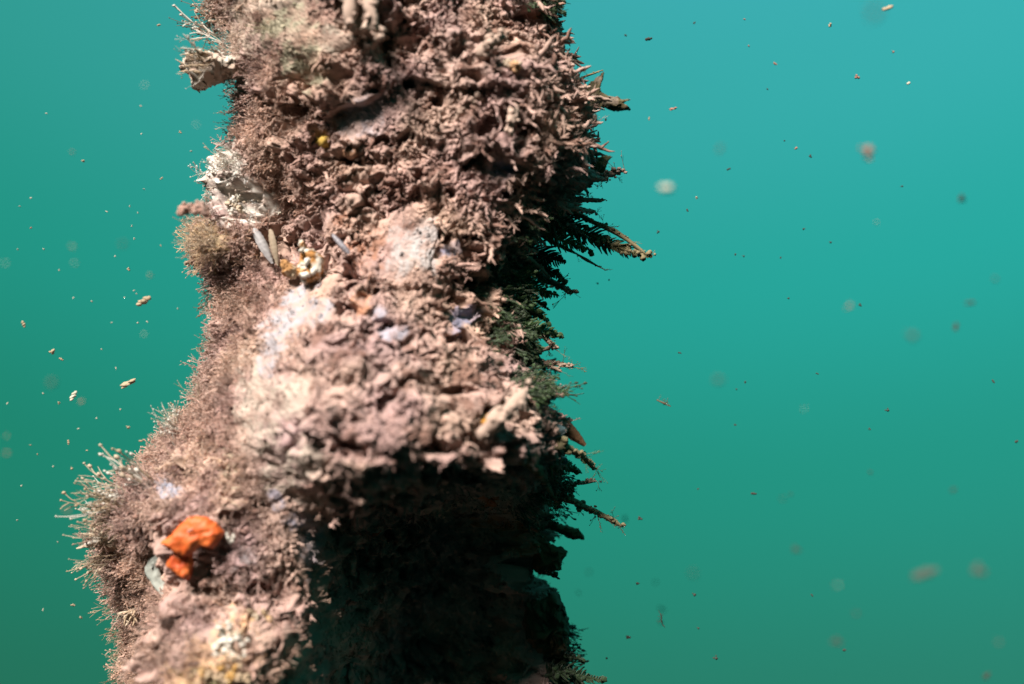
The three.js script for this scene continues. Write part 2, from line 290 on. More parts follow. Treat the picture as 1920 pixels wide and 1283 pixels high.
function hairGeo(seed, thick = 0.02) {                      // a fine branching thread, one unit long
  const r = rng(seed), a = new Acc(), pts = [], bx = (r() - 0.5) * 0.6, bz = (r() - 0.5) * 0.6;
  for (let k = 0; k < 6; k++) { const t = k / 5; pts.push(V3(bx * t * t + (r() - 0.5) * 0.06, t, bz * t * t + (r() - 0.5) * 0.06)); }
  a.tube(pts, pts.map((_, k) => thick * (1.1 - 0.12 * k) * (0.8 + 0.6 * r())), 3, 0.2, r);
  for (let k = 0; k < 4; k++) {
    const q = pts[1 + Math.floor(r() * 4)], l = 0.22 + 0.3 * r(), d = V3(r() - 0.5, 0.35 + 0.4 * r(), r() - 0.5).normalize(), e = q.clone().addScaledVector(d, l);
    a.tube([q, q.clone().lerp(e, 0.5).add(V3(0, 0.03, 0)), e], [thick * 0.8, thick * 0.8, thick * 0.5], 3);
    if (r() < 0.6) a.lump(e, thick * (1.6 + 1.6 * r()), r, 1, 0);
  }
  a.lump(pts[5], thick * 1.8, r, 1, 0);
  return a.geo();
}
function flocGeo(seed) { const r = rng(seed), a = new Acc(); a.lump(V3(0, 0, 0), 0.62, r, 0.8, 2); for (let k = 0; k < 4; k++) { const d = V3(r() - 0.5, r() - 0.5, r() - 0.5).normalize().multiplyScalar(0.6); a.lump(d, 0.2 + 0.25 * r(), r, 1, 1); } return a.geo(); }

const R0 = rng(4242);
const m4 = new THREE.Matrix4(), qt = new THREE.Quaternion(), qs = new THREE.Quaternion(), cc = new THREE.Color();
function cover(name, geos, material, count, pick, label) {
  const parts = geos.map(() => ({ m: [], c: [] })); let made = 0, tries = 0;
  while (made < count && tries++ < count * 12) {
    const j = Math.floor(R0() * NH), i = Math.floor(R0() * NT), k = j * NT + i, y = POS[k * 3 + 1], z = POS[k * 3 + 2];
    if (Math.abs(y) > 0.40 || z < -0.05) continue;
    const s = pick(k, CH[k * 2], CH[k * 2 + 1], V3(NOR[k * 3], NOR[k * 3 + 1], NOR[k * 3 + 2])); if (!s) continue;
    qt.setFromUnitVectors(UP, s.dir.normalize()); qs.setFromAxisAngle(UP, R0() * 6.283); qt.multiply(qs);
    m4.compose(V3(POS[k * 3], y, z).addScaledVector(s.dir, s.sink ?? 0), qt, V3(s.w ?? s.len, s.len, s.w ?? s.len));
    const g = parts[Math.floor(R0() * geos.length)]; g.m.push(m4.clone()); g.c.push(s.c); made++;
  }
  geos.forEach((g, n) => {
    const P = parts[n]; if (!P.m.length) return;
    const im = new THREE.InstancedMesh(g, material, P.m.length);
    P.m.forEach((m, k) => { im.setMatrixAt(k, m); im.setColorAt(k, cc.setRGB(...P.c[k])); });
    im.name = name; im.castShadow = im.receiveShadow = true; im.userData = { kind: 'stuff', label }; post.add(im);
  });
}
const rnd3 = (a) => V3((R0() - 0.5) * a, (R0() - 0.5) * a, (R0() - 0.5) * a);
const tinted = (k, lo = 0.75, hi = 1.3, push = [1, 1, 1]) => { const f = lo + (hi - lo) * R0(); return [COL[k * 3] * f * push[0], COL[k * 3 + 1] * f * push[1], COL[k * 3 + 2] * f * push[2]].map((x) => clamp(x, 0.01, 0.8)); };
const SILT = new THREE.MeshStandardMaterial({ color: 0xffffff, roughness: 1 });
const FUZZ = new THREE.MeshPhysicalMaterial({ color: 0xffffff, roughness: 1, transmission: 0.4, thickness: 0 });
const isCalm = (u, v) => inside(FIELDS.calm, u, v) > 0.15;
cover('silt_floc', [1, 2, 3, 4, 5, 6].map(flocGeo), SILT, 72000, (k, u, v, n) => {
  if (inside(FIELDS.bare, u, v) > 0.1 && R0() < 0.9) return null;
  if (pid[k] >= 0 && R0() < 0.85) return null;
  if (noise(POS[k * 3] * 45, POS[k * 3 + 1] * 45, POS[k * 3 + 2] * 45 + 60) + R0() * 0.35 < 0.12) return null;
  if (isCalm(u, v) && R0() < 0.7) return null;
  const big = R0() ** 3; return { dir: n.add(rnd3(1.4)), len: 0.0010 + 0.0023 * big, sink: -0.0002, c: tinted(k) };
}, 'crumbs of silt');
cover('silt_strand', [11, 12, 13, 14, 15, 16, 17, 18].map((s) => strandGeo(s)), SILT, 2500, (k, u, v, n) => {
  if (pid[k] >= 0 && /film|sponge|white/.test(PATCHES[pid[k]].name) && R0() < 0.8) return null;
  if (inside(FIELDS.bare, u, v) > 0) return null;
  if (isCalm(u, v) && R0() < 0.85) return null;
  const right = smooth(640, 900, u) * (1 - smooth(560, 820, v)), low = smooth(760, 900, v) * smooth(600, 800, u);
  if (R0() > 0.28 + 0.72 * right + 0.3 * low) return null;
  const dir = n.multiplyScalar(0.55).add(V3(0.45 * smooth(700, 1000, u) - 0.35 * smooth(600, 350, u), -0.25 - 0.3 * low, 0.05)).add(rnd3(1.3));
  const len = 0.006 + 0.013 * R0() * R0() + 0.006 * right * R0() + (u > along(RIGHT, v) - 70 && v < 430 ? 0.012 * R0() : 0); return { dir, len, w: len * 0.8 + 0.008, sink: -0.001, c: tinted(k, 0.9, 1.3) };
}, 'silted threads');
cover('fine_fuzz', [21, 22, 23, 24, 25, 26].map((s) => hairGeo(s, 0.022)), FUZZ, 18000, (k, u, v, n) => {
  if (pid[k] >= 0 && /film|sponge|white/.test(PATCHES[pid[k]].name) && R0() < 0.8) return null;
  if (inside(FIELDS.bare, u, v) > 0) return null;
  const left = smooth(640, 420, u); if (R0() > 0.06 + 0.94 * left) return null;
  const low = smooth(860, 1000, v) * left;
  const dir = n.multiplyScalar(0.8).add(V3(-0.35 * left + 0.2 * (1 - left), 0.12 - 0.3 * low, 0)).add(rnd3(0.9));
  const len = 0.005 + 0.008 * R0() + 0.006 * left * R0(); return { dir, len, w: len * 0.7 + 0.003, sink: -0.0006, c: tinted(k, 1.3, 2.1, [1, 0.98, 0.93]) };
}, 'fine fuzz of threads');
cover('weed_fuzz', [61, 62, 63, 64].map((s) => hairGeo(s, 0.03)), new THREE.MeshPhysicalMaterial({ color: 0xffffff, roughness: 0.9, transmission: 0.3, thickness: 0 }), 6500, (k, u, v, n) => {
  if (n.x < 0.25 || CH[k * 2] < along(RIGHT, v) - 56 || !((v > 385 && v < 720) || v > 880 || v < 30)) return null;
  if (v > 880 && v < 1190 && (R0() < 0.75 || noise(POS[k * 3] * 50, POS[k * 3 + 1] * 50, 3) < 0.05)) return null;
  if (noise(POS[k * 3] * 30, POS[k * 3 + 1] * 30, 7) < -0.25) return null;
  const len = 0.010 + 0.016 * R0(), f = 0.5 + R0(); return { dir: n.multiplyScalar(0.5).add(V3(0.55, -0.3, 0)).add(rnd3(0.9)), len, w: len * 0.6, sink: -0.001, c: v > 1000 ? [0.018 * f, 0.024 * f, 0.008 * f] : [0.022 * f, 0.055 * f, 0.009 * f] };
}, 'dark green weed along the right side');
top(post, 'encrusted_post', 'leaning post thickly overgrown with pinkish brown silt, sponge and fuzz', 'post');
console.log('cover done');
// ---------------------------------------------------------------- growths and shells that stand on the post
const M = {
  tan: mat(0.50, 0.37, 0.25), cream: mat(0.62, 0.50, 0.38), white: mat(0.80, 0.75, 0.68), pink: mat(0.50, 0.33, 0.28), brown: mat(0.20, 0.12, 0.07), dark: mat(0.05, 0.035, 0.025),
  green: phys(0.05, 0.13, 0.015, { transmission: 0.35, thickness: 0 }), deepGreen: phys(0.025, 0.07, 0.012, { transmission: 0.3, thickness: 0 }), olive: phys(0.14, 0.13, 0.035, { transmission: 0.3, thickness: 0 }),
  silt: mat(0.40, 0.29, 0.22), oliveSilt: mat(0.27, 0.22, 0.12), rust: mat(0.30, 0.14, 0.05), shell: mat(0.70, 0.68, 0.70, { roughness: 0.4 }), blueShell: phys(0.16, 0.23, 0.25, { roughness: 0.5, transmission: 0.35, thickness: 0 }),
  mussel: mat(0.16, 0.085, 0.04, { roughness: 0.55 }), orangeShell: mat(0.60, 0.28, 0.08, { roughness: 0.6 }),
};
const HAIRS = [31, 32, 33, 34, 35, 36, 37, 38].map((s) => hairGeo(s, 0.019)), STRANDS = [41, 42, 43, 44, 45, 46].map((s) => strandGeo(s, 1, 6)), FLOCS = [51, 52, 53, 54].map(flocGeo);
const grow = (parent, name, g, m, p, dir, len, w, r) => { const o = part(parent, name, g, m); o.position.copy(p); o.quaternion.setFromUnitVectors(UP, dir.clone().normalize()).multiply(new THREE.Quaternion().setFromAxisAngle(UP, r() * 6.28)); o.scale.set(w, len, w); return o; };
function tuft(name, label, category, group, u, v, [dx, dy, dz], n, len, spread, wide, mats, o = {}) {
  const r = rng(Math.floor(u * 31 + v * 7)), g = new THREE.Group(), s = o.base ? { p: o.base, n: V3(0, 0, 0) } : spot(u, v), base = s.p.clone().addScaledVector(s.n, 0.001).add(V3(0, 0, 0.002));
  g.position.copy(base);
  for (let k = 0; k < n; k++) {
    const e = r() * wide * PX, a = r() * 6.283, p = V3(Math.cos(a) * e, Math.sin(a) * e, (r() - 0.6) * e), d = V3(dx, dy, dz).add(V3(r() - 0.5, r() - 0.5, r() - 0.5).multiplyScalar(spread)), l = len * PX * (0.45 + 0.65 * r());
    grow(g, 'branch', (o.geos ?? HAIRS)[Math.floor(r() * (o.geos ?? HAIRS).length)], mats[Math.floor(r() * mats.length)], p, d, l, l * (o.fat ?? 0.75), r);
  }
  return top(g, name, label, category, group);
}
function path(u0, v0, u1, v1, r, bend = 0.08, z1 = null) {   // from the crust to a tip
  const a = spot(u0, v0).p, b = at(u1, v1, z1 ?? Math.max(0.045, a.z * 0.6)), pts = [], n = 9, off = V3(r() - 0.5, r() - 0.5, r() - 0.5).multiplyScalar(2 * bend * a.distanceTo(b));
  for (let k = 0; k < n; k++) { const t = k / (n - 1); pts.push(a.clone().lerp(b, t).addScaledVector(off, Math.sin(t * Math.PI)).add(V3(r() - 0.5, r() - 0.5, r() - 0.5).multiplyScalar(0.0012))); }
  return pts;
}
const shiftTo = (pts) => { const o = pts[0].clone(); return [o, pts.map((p) => p.clone().sub(o))]; };
function twig(label, u0, v0, u1, v1, width, m, m2, o = {}) {  // a silted stalk with side spurs
  const r = rng(Math.floor(u1 * 13 + v1 * 3)), [base, pts] = shiftTo(path(u0, v0, u1, v1, r, o.bend ?? 0.07, o.z)), g = new THREE.Group(), w = width * PX * 0.72, a = new Acc();
  g.position.copy(base);
  a.tube(pts, pts.map((_, k) => w * 0.75 * (1 - 0.55 * k / 8) * (0.7 + 0.6 * r()) * (k === 8 ? 0.35 : 1)), 7, 0.28, r);
  for (let k = 1; k < 60; k++) a.lump(pts[k % 8].clone().lerp(pts[k % 8 + 1], r()).add(V3(r() - 0.5, r() - 0.5, r() - 0.5).multiplyScalar(w * (1.6 - 0.1 * (k % 8)))), w * (0.18 + 0.5 * r()) * (1 - 0.06 * (k % 8)), r, 0.8, 1);
  part(g, 'stalk', a.geo(), m);
  const n = o.spurs ?? 6, ax = pts[8].clone().sub(pts[0]).normalize();
  for (let k = 0; k < n; k++) { const p = pts[2 + Math.floor(r() * 7)], d = ax.clone().multiplyScalar(0.5).add(V3(r() - 0.5, r() - 0.5, r() - 0.5).multiplyScalar(2)); grow(g, 'spur', HAIRS[k % 8], m2, p, d, w * (1.6 + 2.2 * r()), w * 2.4, r); }
  return top(g, o.name ?? 'silted_twig', label, o.category ?? 'alga', 'growths along the right edge of the post');
}
function fern(label, u0, v0, u1, v1, width, m, o = {}) {      // a green axis with two rows of fine leaflets
  const r = rng(Math.floor(u1 * 17 + v1 * 5)), [base, pts] = shiftTo(path(u0, v0, u1, v1, r, 0.1, o.z)), g = new THREE.Group(), w = width * PX * 1.35; g.position.copy(base);
  part(g, 'stem', new Acc().tube(pts, pts.map((_, k) => 0.0017 * (1.2 - 0.1 * k)), 5, 0.2, r).geo(), m);
  const ax = pts[8].clone().sub(pts[0]), L = ax.length(); ax.normalize();
  const across = V3(-ax.y, ax.x, 0.3 * (r() - 0.5)).normalize(), n = Math.max(8, Math.round(L / 0.0022));
  for (const s of [-1, 1]) {
    const a = new Acc();
    for (let k = 1; k < n; k++) {
      const t = k / n, p = pts[0].clone(), q = t * 8, i = Math.min(7, Math.floor(q)); p.lerpVectors(pts[i], pts[i + 1], q - i);
      const l = w * (0.35 + 0.65 * Math.sin(Math.PI * Math.min(1, 0.25 + t * 0.8))) * (0.6 + 0.7 * r()) * (1.15 - 0.8 * t), e = p.clone().addScaledVector(across, s * l * 0.8).addScaledVector(ax, l * (0.6 + 0.4 * r())).add(V3(0, 0, (r() - 0.5) * l * 0.9));
      a.tube([p, p.clone().lerp(e, 0.55).addScaledVector(across, s * l * 0.1), e], [0.0010, 0.0011, 0.0004], 3);
    }
    part(g, 'leaflets', a.geo(), m).userData.kind = 'stuff';
  }
  if (o.silt) { const a = new Acc(); for (let k = 0; k < o.silt; k++) { const t = 0.3 + 0.7 * r(), i = Math.min(7, Math.floor(t * 8)); a.lump(pts[i].clone().lerp(pts[i + 1], r()).add(V3(r() - 0.5, r() - 0.5, r() - 0.5).multiplyScalar(w * 0.5)), 0.0012 + 0.0016 * r(), r, 1, 1); } part(g, 'silt_clumps', a.geo(), o.siltMat ?? M.oliveSilt); }
  return top(g, 'green_weed_frond', label, 'seaweed', 'growths along the right edge of the post');
}
function blade(name, label, category, outline, z, depth, m, o = {}) {  // a ragged fleshy lobe with its own thickness
  const r = rng(Math.floor(outline[0][0] * 19 + outline[0][1])), c = outline.reduce((s, p) => [s[0] + p[0] / outline.length, s[1] + p[1] / outline.length], [0, 0]), base = at(c[0], c[1], z), k = PX * (1 - z);
  const curve = new THREE.CatmullRomCurve3(outline.map(([u, v]) => V3((u - c[0]) * k, -(v - c[1]) * k, 0)), true, 'catmullrom', 0.3).getPoints(outline.length * 7), shape = new THREE.Shape(curve.map((p) => new THREE.Vector2(p.x + (r() - 0.5) * (o.rag ?? 0.0012), p.y + (r() - 0.5) * (o.rag ?? 0.0012))));
  const S = (o.spine ?? [c]).map(([u, v]) => V3((u - c[0]) * k, -(v - c[1]) * k, 0)), edge = shape.getPoints(), N = edge.length, RINGS = 9, pos = [], col = [], ids = [];
  const inner = (p) => { let best = S[0], bd = 1e9; for (let q = 0; q < Math.max(1, S.length - 1); q++) { const A = S[q], B = S[Math.min(q + 1, S.length - 1)], ab = B.clone().sub(A), t = ab.lengthSq() ? clamp(p.clone().sub(A).dot(ab) / ab.lengthSq()) : 0, w = A.clone().addScaledVector(ab, t), d = w.distanceTo(p); if (d < bd) { bd = d; best = w; } } return best; };
  const am = o.rough ?? 0.0014, bend = o.bend ?? 6, ca = m.color, cb = o.second ? new THREE.Color().setRGB(...o.second.map((x) => x * ALB)) : null;
  const put = (x, y, z) => { const e = am * (noise(x * 90 + 3, y * 90, z * 90 + base.x * 50) * 1.6 + noise(x * 220 + 3, y * 220, z * 220) + 0.6 * noise(x * 600, y * 600, z * 600)); pos.push(x + am * 0.6 * noise(x * 260, y * 260, z * 260 + 9), y + am * 0.6 * noise(x * 260 + 7, y * 260, z * 260), z - bend * (x * x + y * y) + e); if (cb) { const f = smooth(-0.05, 0.2, noise(x * 130 + 9, y * 130, z * 130) + 0.5 * noise(x * 420, y * 420, z * 420)); col.push(ca.r + (cb.r - ca.r) * f, ca.g + (cb.g - ca.g) * f, ca.b + (cb.b - ca.b) * f); } };
  for (const f of [1, -1]) for (let r2 = 0; r2 <= RINGS; r2++) for (let q = 0; q < N; q++) { if (f < 0 && r2 === 0) continue; const p = V3(edge[q].x, edge[q].y, 0), t = Math.pow(r2 / RINGS, 1.4), w = p.clone().lerp(inner(p), t); put(w.x, w.y, f * depth / 2 * Math.sqrt(Math.max(0, 1 - (1 - t) * (1 - t)))); }
  for (const f of [0, 1]) for (let r2 = 0; r2 < RINGS; r2++) for (let q = 0; q < N; q++) { const n = (q + 1) % N, row = (e) => f === 0 || e === 0 ? e * N : (RINGS + e) * N, a = row(r2) + q, b = row(r2) + n, c2 = row(r2 + 1) + q, d = row(r2 + 1) + n; if (f) ids.push(a, c2, b, b, c2, d); else ids.push(a, b, c2, b, d, c2); }
  if (THREE.ShapeUtils.area(edge) < 0) ids.reverse();
  const G = new THREE.BufferGeometry(); G.setAttribute('position', new THREE.Float32BufferAttribute(pos, 3)); if (cb) { G.setAttribute('color', new THREE.Float32BufferAttribute(col, 3)); m = m.clone(); m.vertexColors = true; m.color.set(1, 1, 1); } G.setIndex(ids); G.computeVertexNormals();
  const me = new THREE.Mesh(G, m); me.castShadow = me.receiveShadow = true; me.position.copy(base); if (o.turn) me.rotation.set(...o.turn);
  if (o.bare) return me;
  return top(me, name, label, category, o.group);
}
const zoom = (list, ox, oy, k) => list.map(([x, y]) => [ox + x / k, oy + y / k]);
function clump(name, label, category, u, v, rx, ry, n, size, mats, o = {}) {   // crumbs or knobs heaped together
  const r = rng(Math.floor(u * 11 + v * 23)), s = o.at ?? spot(u, v), g = new THREE.Group(); g.position.copy(s.p).addScaledVector(s.n, o.lift ?? 0.002);
  for (let k = 0; k < n; k++) { const a = r() * 6.283, e = Math.sqrt(r()), l = size * PX * (0.5 + 0.8 * r()); grow(g, o.part ?? 'crumb', (o.geos ?? FLOCS)[k % (o.geos ?? FLOCS).length], mats[k % mats.length], V3(Math.cos(a) * e * rx * PX, Math.sin(a) * e * ry * PX, (r() - 0.4) * 0.5 * Math.min(rx, ry) * PX), V3(r() - 0.5, r() - 0.5, r() - 0.5), l, l * (0.8 + 0.3 * r()), r); }
  return top(g, name, label, category, o.group);
}

// left edge: hydroid tufts
const HG = 'pale hydroid tufts along the left edge of the post', tans = [M.tan, M.cream, M.silt], pales = [M.cream, M.white, M.tan];
for (const [label, u, v, d, n, len, spread, wide, mats, fat] of [
  ['fuzzy tan tuft bulging left beside the gaping shells', 395, 455, [-0.9, 0.1, 0.4], 46, 44, 1.7, 34, tans],
  ['dark wiry tuft hanging below the fuzzy tan tuft', 415, 545, [-0.8, -0.5, 0.2], 16, 44, 1.3, 24, [M.brown, M.silt]],
  ['short brown tuft above the narrowest part of the left edge', 405, 655, [-1, 0.3, 0.2], 18, 34, 1.4, 22, [M.silt, M.tan, M.brown]],
  ['wispy tuft on the shoulder above the pale pink clump', 385, 755, [-0.4, 0.9, 0.1], 16, 44, 1.1, 24, tans],
  ['bright bushy tuft at the top of the left shoulder', 335, 815, [-0.6, 0.8, 0.2], 26, 52, 1.1, 26, pales],
  ['two long beaded threads reaching up left from the shoulder', 285, 905, [-0.75, 0.55, 0.1], 8, 96, 0.5, 14, pales],
  ['spiky pale tuft farthest left at shoulder height', 235, 950, [-0.95, 0.35, 0.2], 34, 74, 1.0, 32, pales],
  ['loose tuft pointing left above the thick pale fingers', 222, 990, [-1, 0.1, 0.2], 24, 62, 0.9, 26, tans],
  ['drooping tuft pointing down left under the thick pale fingers', 215, 1045, [-0.85, -0.4, 0.2], 18, 70, 0.8, 24, tans],
  ['small tuft level with the white crescent shell', 222, 1080, [-1, -0.1, 0.2], 16, 44, 1.0, 26, tans],
  ['olive tuft below the white crescent shell', 226, 1135, [-1, -0.2, 0.2], 16, 36, 1.0, 26, [M.oliveSilt, M.tan]],
  ['olive tuft third from the bottom of the left edge', 228, 1185, [-1, -0.2, 0.2], 16, 32, 1.0, 26, [M.oliveSilt, M.tan]],
  ['olive tuft second from the bottom of the left edge', 232, 1228, [-1, -0.2, 0.2], 16, 32, 1.0, 24, [M.oliveSilt, M.tan]],
  ['olive tuft lowest on the left edge', 236, 1270, [-1, -0.2, 0.2], 16, 32, 1.0, 24, [M.oliveSilt, M.brown]],
  ['wiry dark tuft at the top left corner of the post', 415, 45, [-0.8, 0.2, 0.1], 34, 58, 1.4, 44, [M.brown, M.dark, M.brown]],
  ['thin pale threads trailing over the wiry dark tuft', 420, 90, [-0.9, 0.6, 0.3], 7, 90, 0.7, 16, [M.cream, M.white]],
  ['spiky white tuft with painted sun dapple on the left edge above the drifting pink fluff', 438, 310, [-0.9, 0.25, 0.4], 44, 36, 1.6, 26, [M.white, M.white, M.cream]],  // white threads, whose colour also carries the sun dapple here
  ['pale threads beside the drifting pink fluff', 440, 360, [-0.8, -0.5, 0.4], 10, 60, 0.6, 22, pales],
  ['sparse tuft between the spiky white tuft and the pale flap', 445, 230, [-1, 0.1, 0.2], 12, 26, 1.0, 30, tans],
]) tuft('hydroid_tuft', label, 'hydroid', HG, u, v, d, n, len, spread, wide, mats, { fat: fat ?? 0.75 });
tuft('pale_finger_growth', 'thick pale fingers pointing left from the lower left shoulder', 'hydroid', null, 222, 1008, [-1, -0.05, 0.2], 7, 66, 0.5, 14, [M.cream, M.white], { geos: STRANDS, fat: 0.9 });
tuft('pale_finger_growth', 'stiff white fingers slanting down left beside the drifting pink fluff', 'hydroid', null, 445, 385, [-0.8, -0.6, 0.4], 6, 62, 0.4, 16, [M.white, M.cream], { geos: STRANDS, fat: 0.7 });
tuft('pale_finger_growth', 'cluster of cream fingers under the white crescent shell', 'hydroid', null, 262, 1142, [-0.6, -0.3, 0.6], 9, 30, 1.0, 14, [M.cream, M.tan], { geos: STRANDS, fat: 0.9 });
blade('pale_flap', 'pale pink ragged flap jutting left near the top', 'sponge', zoom([[600, 420], [460, 400], [340, 385], [290, 410], [200, 385], [185, 430], [140, 490], [190, 518], [268, 500], [245, 560], [252, 645], [330, 622], [430, 575], [520, 552], [640, 560], [700, 480]], 300, 0, 3.84), 0.080, 0.036, mat(0.62, 0.46, 0.37), { rag: 0.004, rough: 0.005, bend: 2, spine: [[450, 125], [400, 125], [370, 135]], second: [0.74, 0.66, 0.58] });
tuft('pale_finger_growth', 'frilly white fingers fringing the left end of the pale flap', 'hydroid', null, 380, 118, [-0.9, 0.05, 0.3], 40, 40, 1.5, 40, [M.white, M.cream, M.tan], { geos: [...STRANDS, ...HAIRS], fat: 0.6, base: at(384, 116, 0.098) });
tuft('pale_finger_growth', 'white curled threads on top of the pale flap', 'hydroid', null, 420, 118, [-0.7, 0.6, 0.5], 12, 40, 1.4, 22, [M.white, M.cream], { fat: 0.8 });
clump('white_and_dapple_crumbs', 'white crumbs standing in for sun glare at the bottom among tan clumps', 'sponge', 428, 1218, 26, 38, 60, 9, [M.white, M.cream, M.white], { lift: 0.005 });  // crumbs made white to imitate a blurred spot of sunlight
clump('white_and_dapple_crumbs', 'white and cream crumbs below the spiky white tuft', 'sponge', 445, 388, 20, 14, 16, 8, [M.white, M.cream], { lift: 0.003 });
clump('white_and_dapple_crumbs', 'cream crumbs standing in for sun dapple among the pale pink clump', 'sponge', 440, 868, 30, 26, 22, 7, [M.cream, mat(0.66, 0.44, 0.32)], { lift: 0.003 });  // pale crumbs added to carry a sun spot as plain colour
clump('tan_crumb_clump', 'tan branching knobs beside the dark pit at the foot', 'sponge', 470, 1160, 22, 24, 30, 9, [M.cream, mat(0.60, 0.40, 0.22), M.tan], { lift: 0.004, geos: [...FLOCS, ...STRANDS] });
clump('tan_crumb_clump', 'orange tan crumbs at the bottom edge of the photo', 'sponge', 420, 1268, 44, 14, 26, 10, [mat(0.56, 0.32, 0.10), M.tan], { lift: 0.004 });

// orange sea squirt and its white shell
{
  const g = new THREE.Group(), z = Math.max(spot(355, 1020).p.z, spot(335, 1010).p.z, spot(395, 1000).p.z, spot(360, 985).p.z) + 0.004, base = at(355, 1025, z), flesh = phys(0.78, 0.135, 0.022, { roughness: 0.6 });
  g.position.copy(base);
  const lobe = (o, zz, d, m, name, x = {}) => { const me = blade('', '', '', o, zz, d, m, { bare: true, rag: 0.0008, rough: 0.0013, bend: 3, second: [0.84, 0.19, 0.04], ...x }); me.position.sub(base); me.name = name; g.add(me); return me; };
  lobe([[300, 1018], [318, 1006], [336, 985], [358, 968], [385, 970], [404, 982], [418, 1000], [408, 1020], [396, 1030], [376, 1024], [360, 1040], [340, 1044], [318, 1030]], z, 0.015, flesh, 'tunic', { spine: [[325, 1018], [365, 1000], [395, 1002]] });
  lobe([[330, 1030], [358, 1032], [362, 1060], [354, 1090], [340, 1084], [322, 1070], [312, 1058]], z - 0.008, 0.014, phys(0.62, 0.085, 0.012, { roughness: 0.6 }), 'lower_fold');
  top(g, 'orange_sea_squirt', 'glossy orange sea squirt on the lower left of the post', 'sea squirt');
  clump('white_and_dapple_crumbs', 'few white grains on the right rim of the orange sea squirt', 'sponge', 418, 992, 8, 8, 4, 5, [M.white], { lift: 0.012 });
}
blade('crescent_shell', 'greyish white crescent shell under the orange sea squirt', 'shell', zoom([[625, 492], [560, 505], [505, 545], [480, 605], [520, 680], [595, 762], [632, 690], [590, 645], [565, 590], [590, 540]], 120, 880, 3.184), spot(295, 1075).p.z + 0.008, 0.006, mat(0.52, 0.56, 0.52, { roughness: 0.5 }), { rag: 0.0006, rough: 0.0008, bend: -4, spine: [[306, 1044], [286, 1064], [300, 1092], [307, 1106]] });

// shells in the waist
function valveGeo(l, w, h, seed) {                           // one valve of a bivalve: a thin ribbed cup, beak at the start
  const r = rng(seed), n = 18, m = 12, p = [], id = [];
  for (const layer of [0, 1]) for (let i = 0; i <= n; i++) for (let j = 0; j <= m; j++) {
    const t = i / n, s = j / m * 2 - 1, half = w * Math.pow(Math.sin(Math.PI * (0.03 + 0.93 * Math.pow(t, 0.75))), 0.7), up = h * Math.sin(Math.PI * (0.08 + 0.84 * t)) * (1 - s * s) - layer * 0.0009;
    p.push(half * s, t * l, up + 0.0005 * Math.sin(t * 50) + 0.0004 * (r() - 0.5));
  }
  const L = (n + 1) * (m + 1), q = (a, b, c, d) => id.push(a, b, c, b, d, c);
  for (let i = 0; i < n; i++) for (let j = 0; j < m; j++) { const a = i * (m + 1) + j; q(a, a + 1, a + m + 1, a + m + 2); q(L + a + 1, L + a, L + a + m + 2, L + a + m + 1); }
  for (let i = 0; i < n; i++) for (const j of [0, m]) { const a = i * (m + 1) + j; q(a, a + m + 1, L + a, L + a + m + 1); }
  for (let j = 0; j < m; j++) for (const i of [0, n]) { const a = i * (m + 1) + j; q(a, L + a, a + 1, L + a + 1); }
  const g = new THREE.BufferGeometry(); g.setAttribute('position', new THREE.Float32BufferAttribute(p, 3)); g.setIndex(id); g.computeVertexNormals(); return g;
}
function shells(name, label, list, lift = 0.004) {
  const [u, v] = list[0], s = spot(u, v), g = new THREE.Group(), base = s.p.clone().add(V3(0, 0, lift)); g.position.copy(base);
  list.forEach(([u0, v0, u1, v1, w, m, roll], k) => { const a = at(u0, v0, base.z), b = at(u1, v1, base.z), d = b.clone().sub(a), o = part(g, 'valve', valveGeo(d.length(), w * PX / 2, w * PX * 0.32, 60 + k), m); o.position.copy(a).sub(base); const y = d.clone().normalize(), x = V3(y.y, -y.x, 0).multiplyScalar(Math.cos(roll)).add(V3(0, 0, Math.sin(roll))); o.quaternion.setFromRotationMatrix(new THREE.Matrix4().makeBasis(x, y, x.clone().cross(y))); });
  return top(g, name, label, 'shell');
}
shells('gaping_shell', 'small gaping bivalve with lavender white valves at the waist', [[476, 428, 511, 494, 17, mat(0.50, 0.48, 0.50, { roughness: 0.6 }), 0.5], [506, 430, 520, 498, 15, mat(0.42, 0.33, 0.24, { roughness: 0.7 }), -0.5]], 0.005);
shells('pointed_shell', 'thin grey pointed shell right of the white oyster chunk', [[655, 478, 622, 440, 12, mat(0.42, 0.40, 0.46, { roughness: 0.5 }), 0.6]], 0.005);
shells('pointed_shell', 'small pale upright spike below the thin grey pointed shell', [[656, 512, 657, 484, 10, mat(0.5, 0.48, 0.52, { roughness: 0.5 }), 0.3]], 0.005);
{ const z = spot(585, 495).p.z + 0.010;
  const o = blade('oyster_chunk', '', 'shell', zoom([[1005, 520], [1030, 500], [1060, 560], [1120, 575], [1180, 640], [1160, 760], [1120, 805], [1040, 812], [995, 770], [990, 700], [1010, 640]], 300, 320, 3.84), z, 0.018, M.orangeShell, { bare: true, rag: 0.0016, rough: 0.003, second: [0.8, 0.74, 0.66], spine: [[570, 465], [578, 500], [590, 515]] });
  const g = new THREE.Group(); g.position.copy(o.position); o.position.set(0, 0, 0); o.name = 'orange_shell'; g.add(o);
  for (const [u, v, a, b] of [[576, 490, 8, 12], [572, 515, 14, 10], [565, 470, 4, 7], [588, 508, 10, 12]]) { const m = part(g, 'white_plate', FLOCS[Math.floor(u) % 4], M.white); m.position.copy(at(u, v, z + 0.008)).sub(g.position); m.scale.set(a * PX, b * PX, 0.006); }
  top(g, 'oyster_chunk', 'white and orange broken oyster chunk at the waist', 'shell'); }
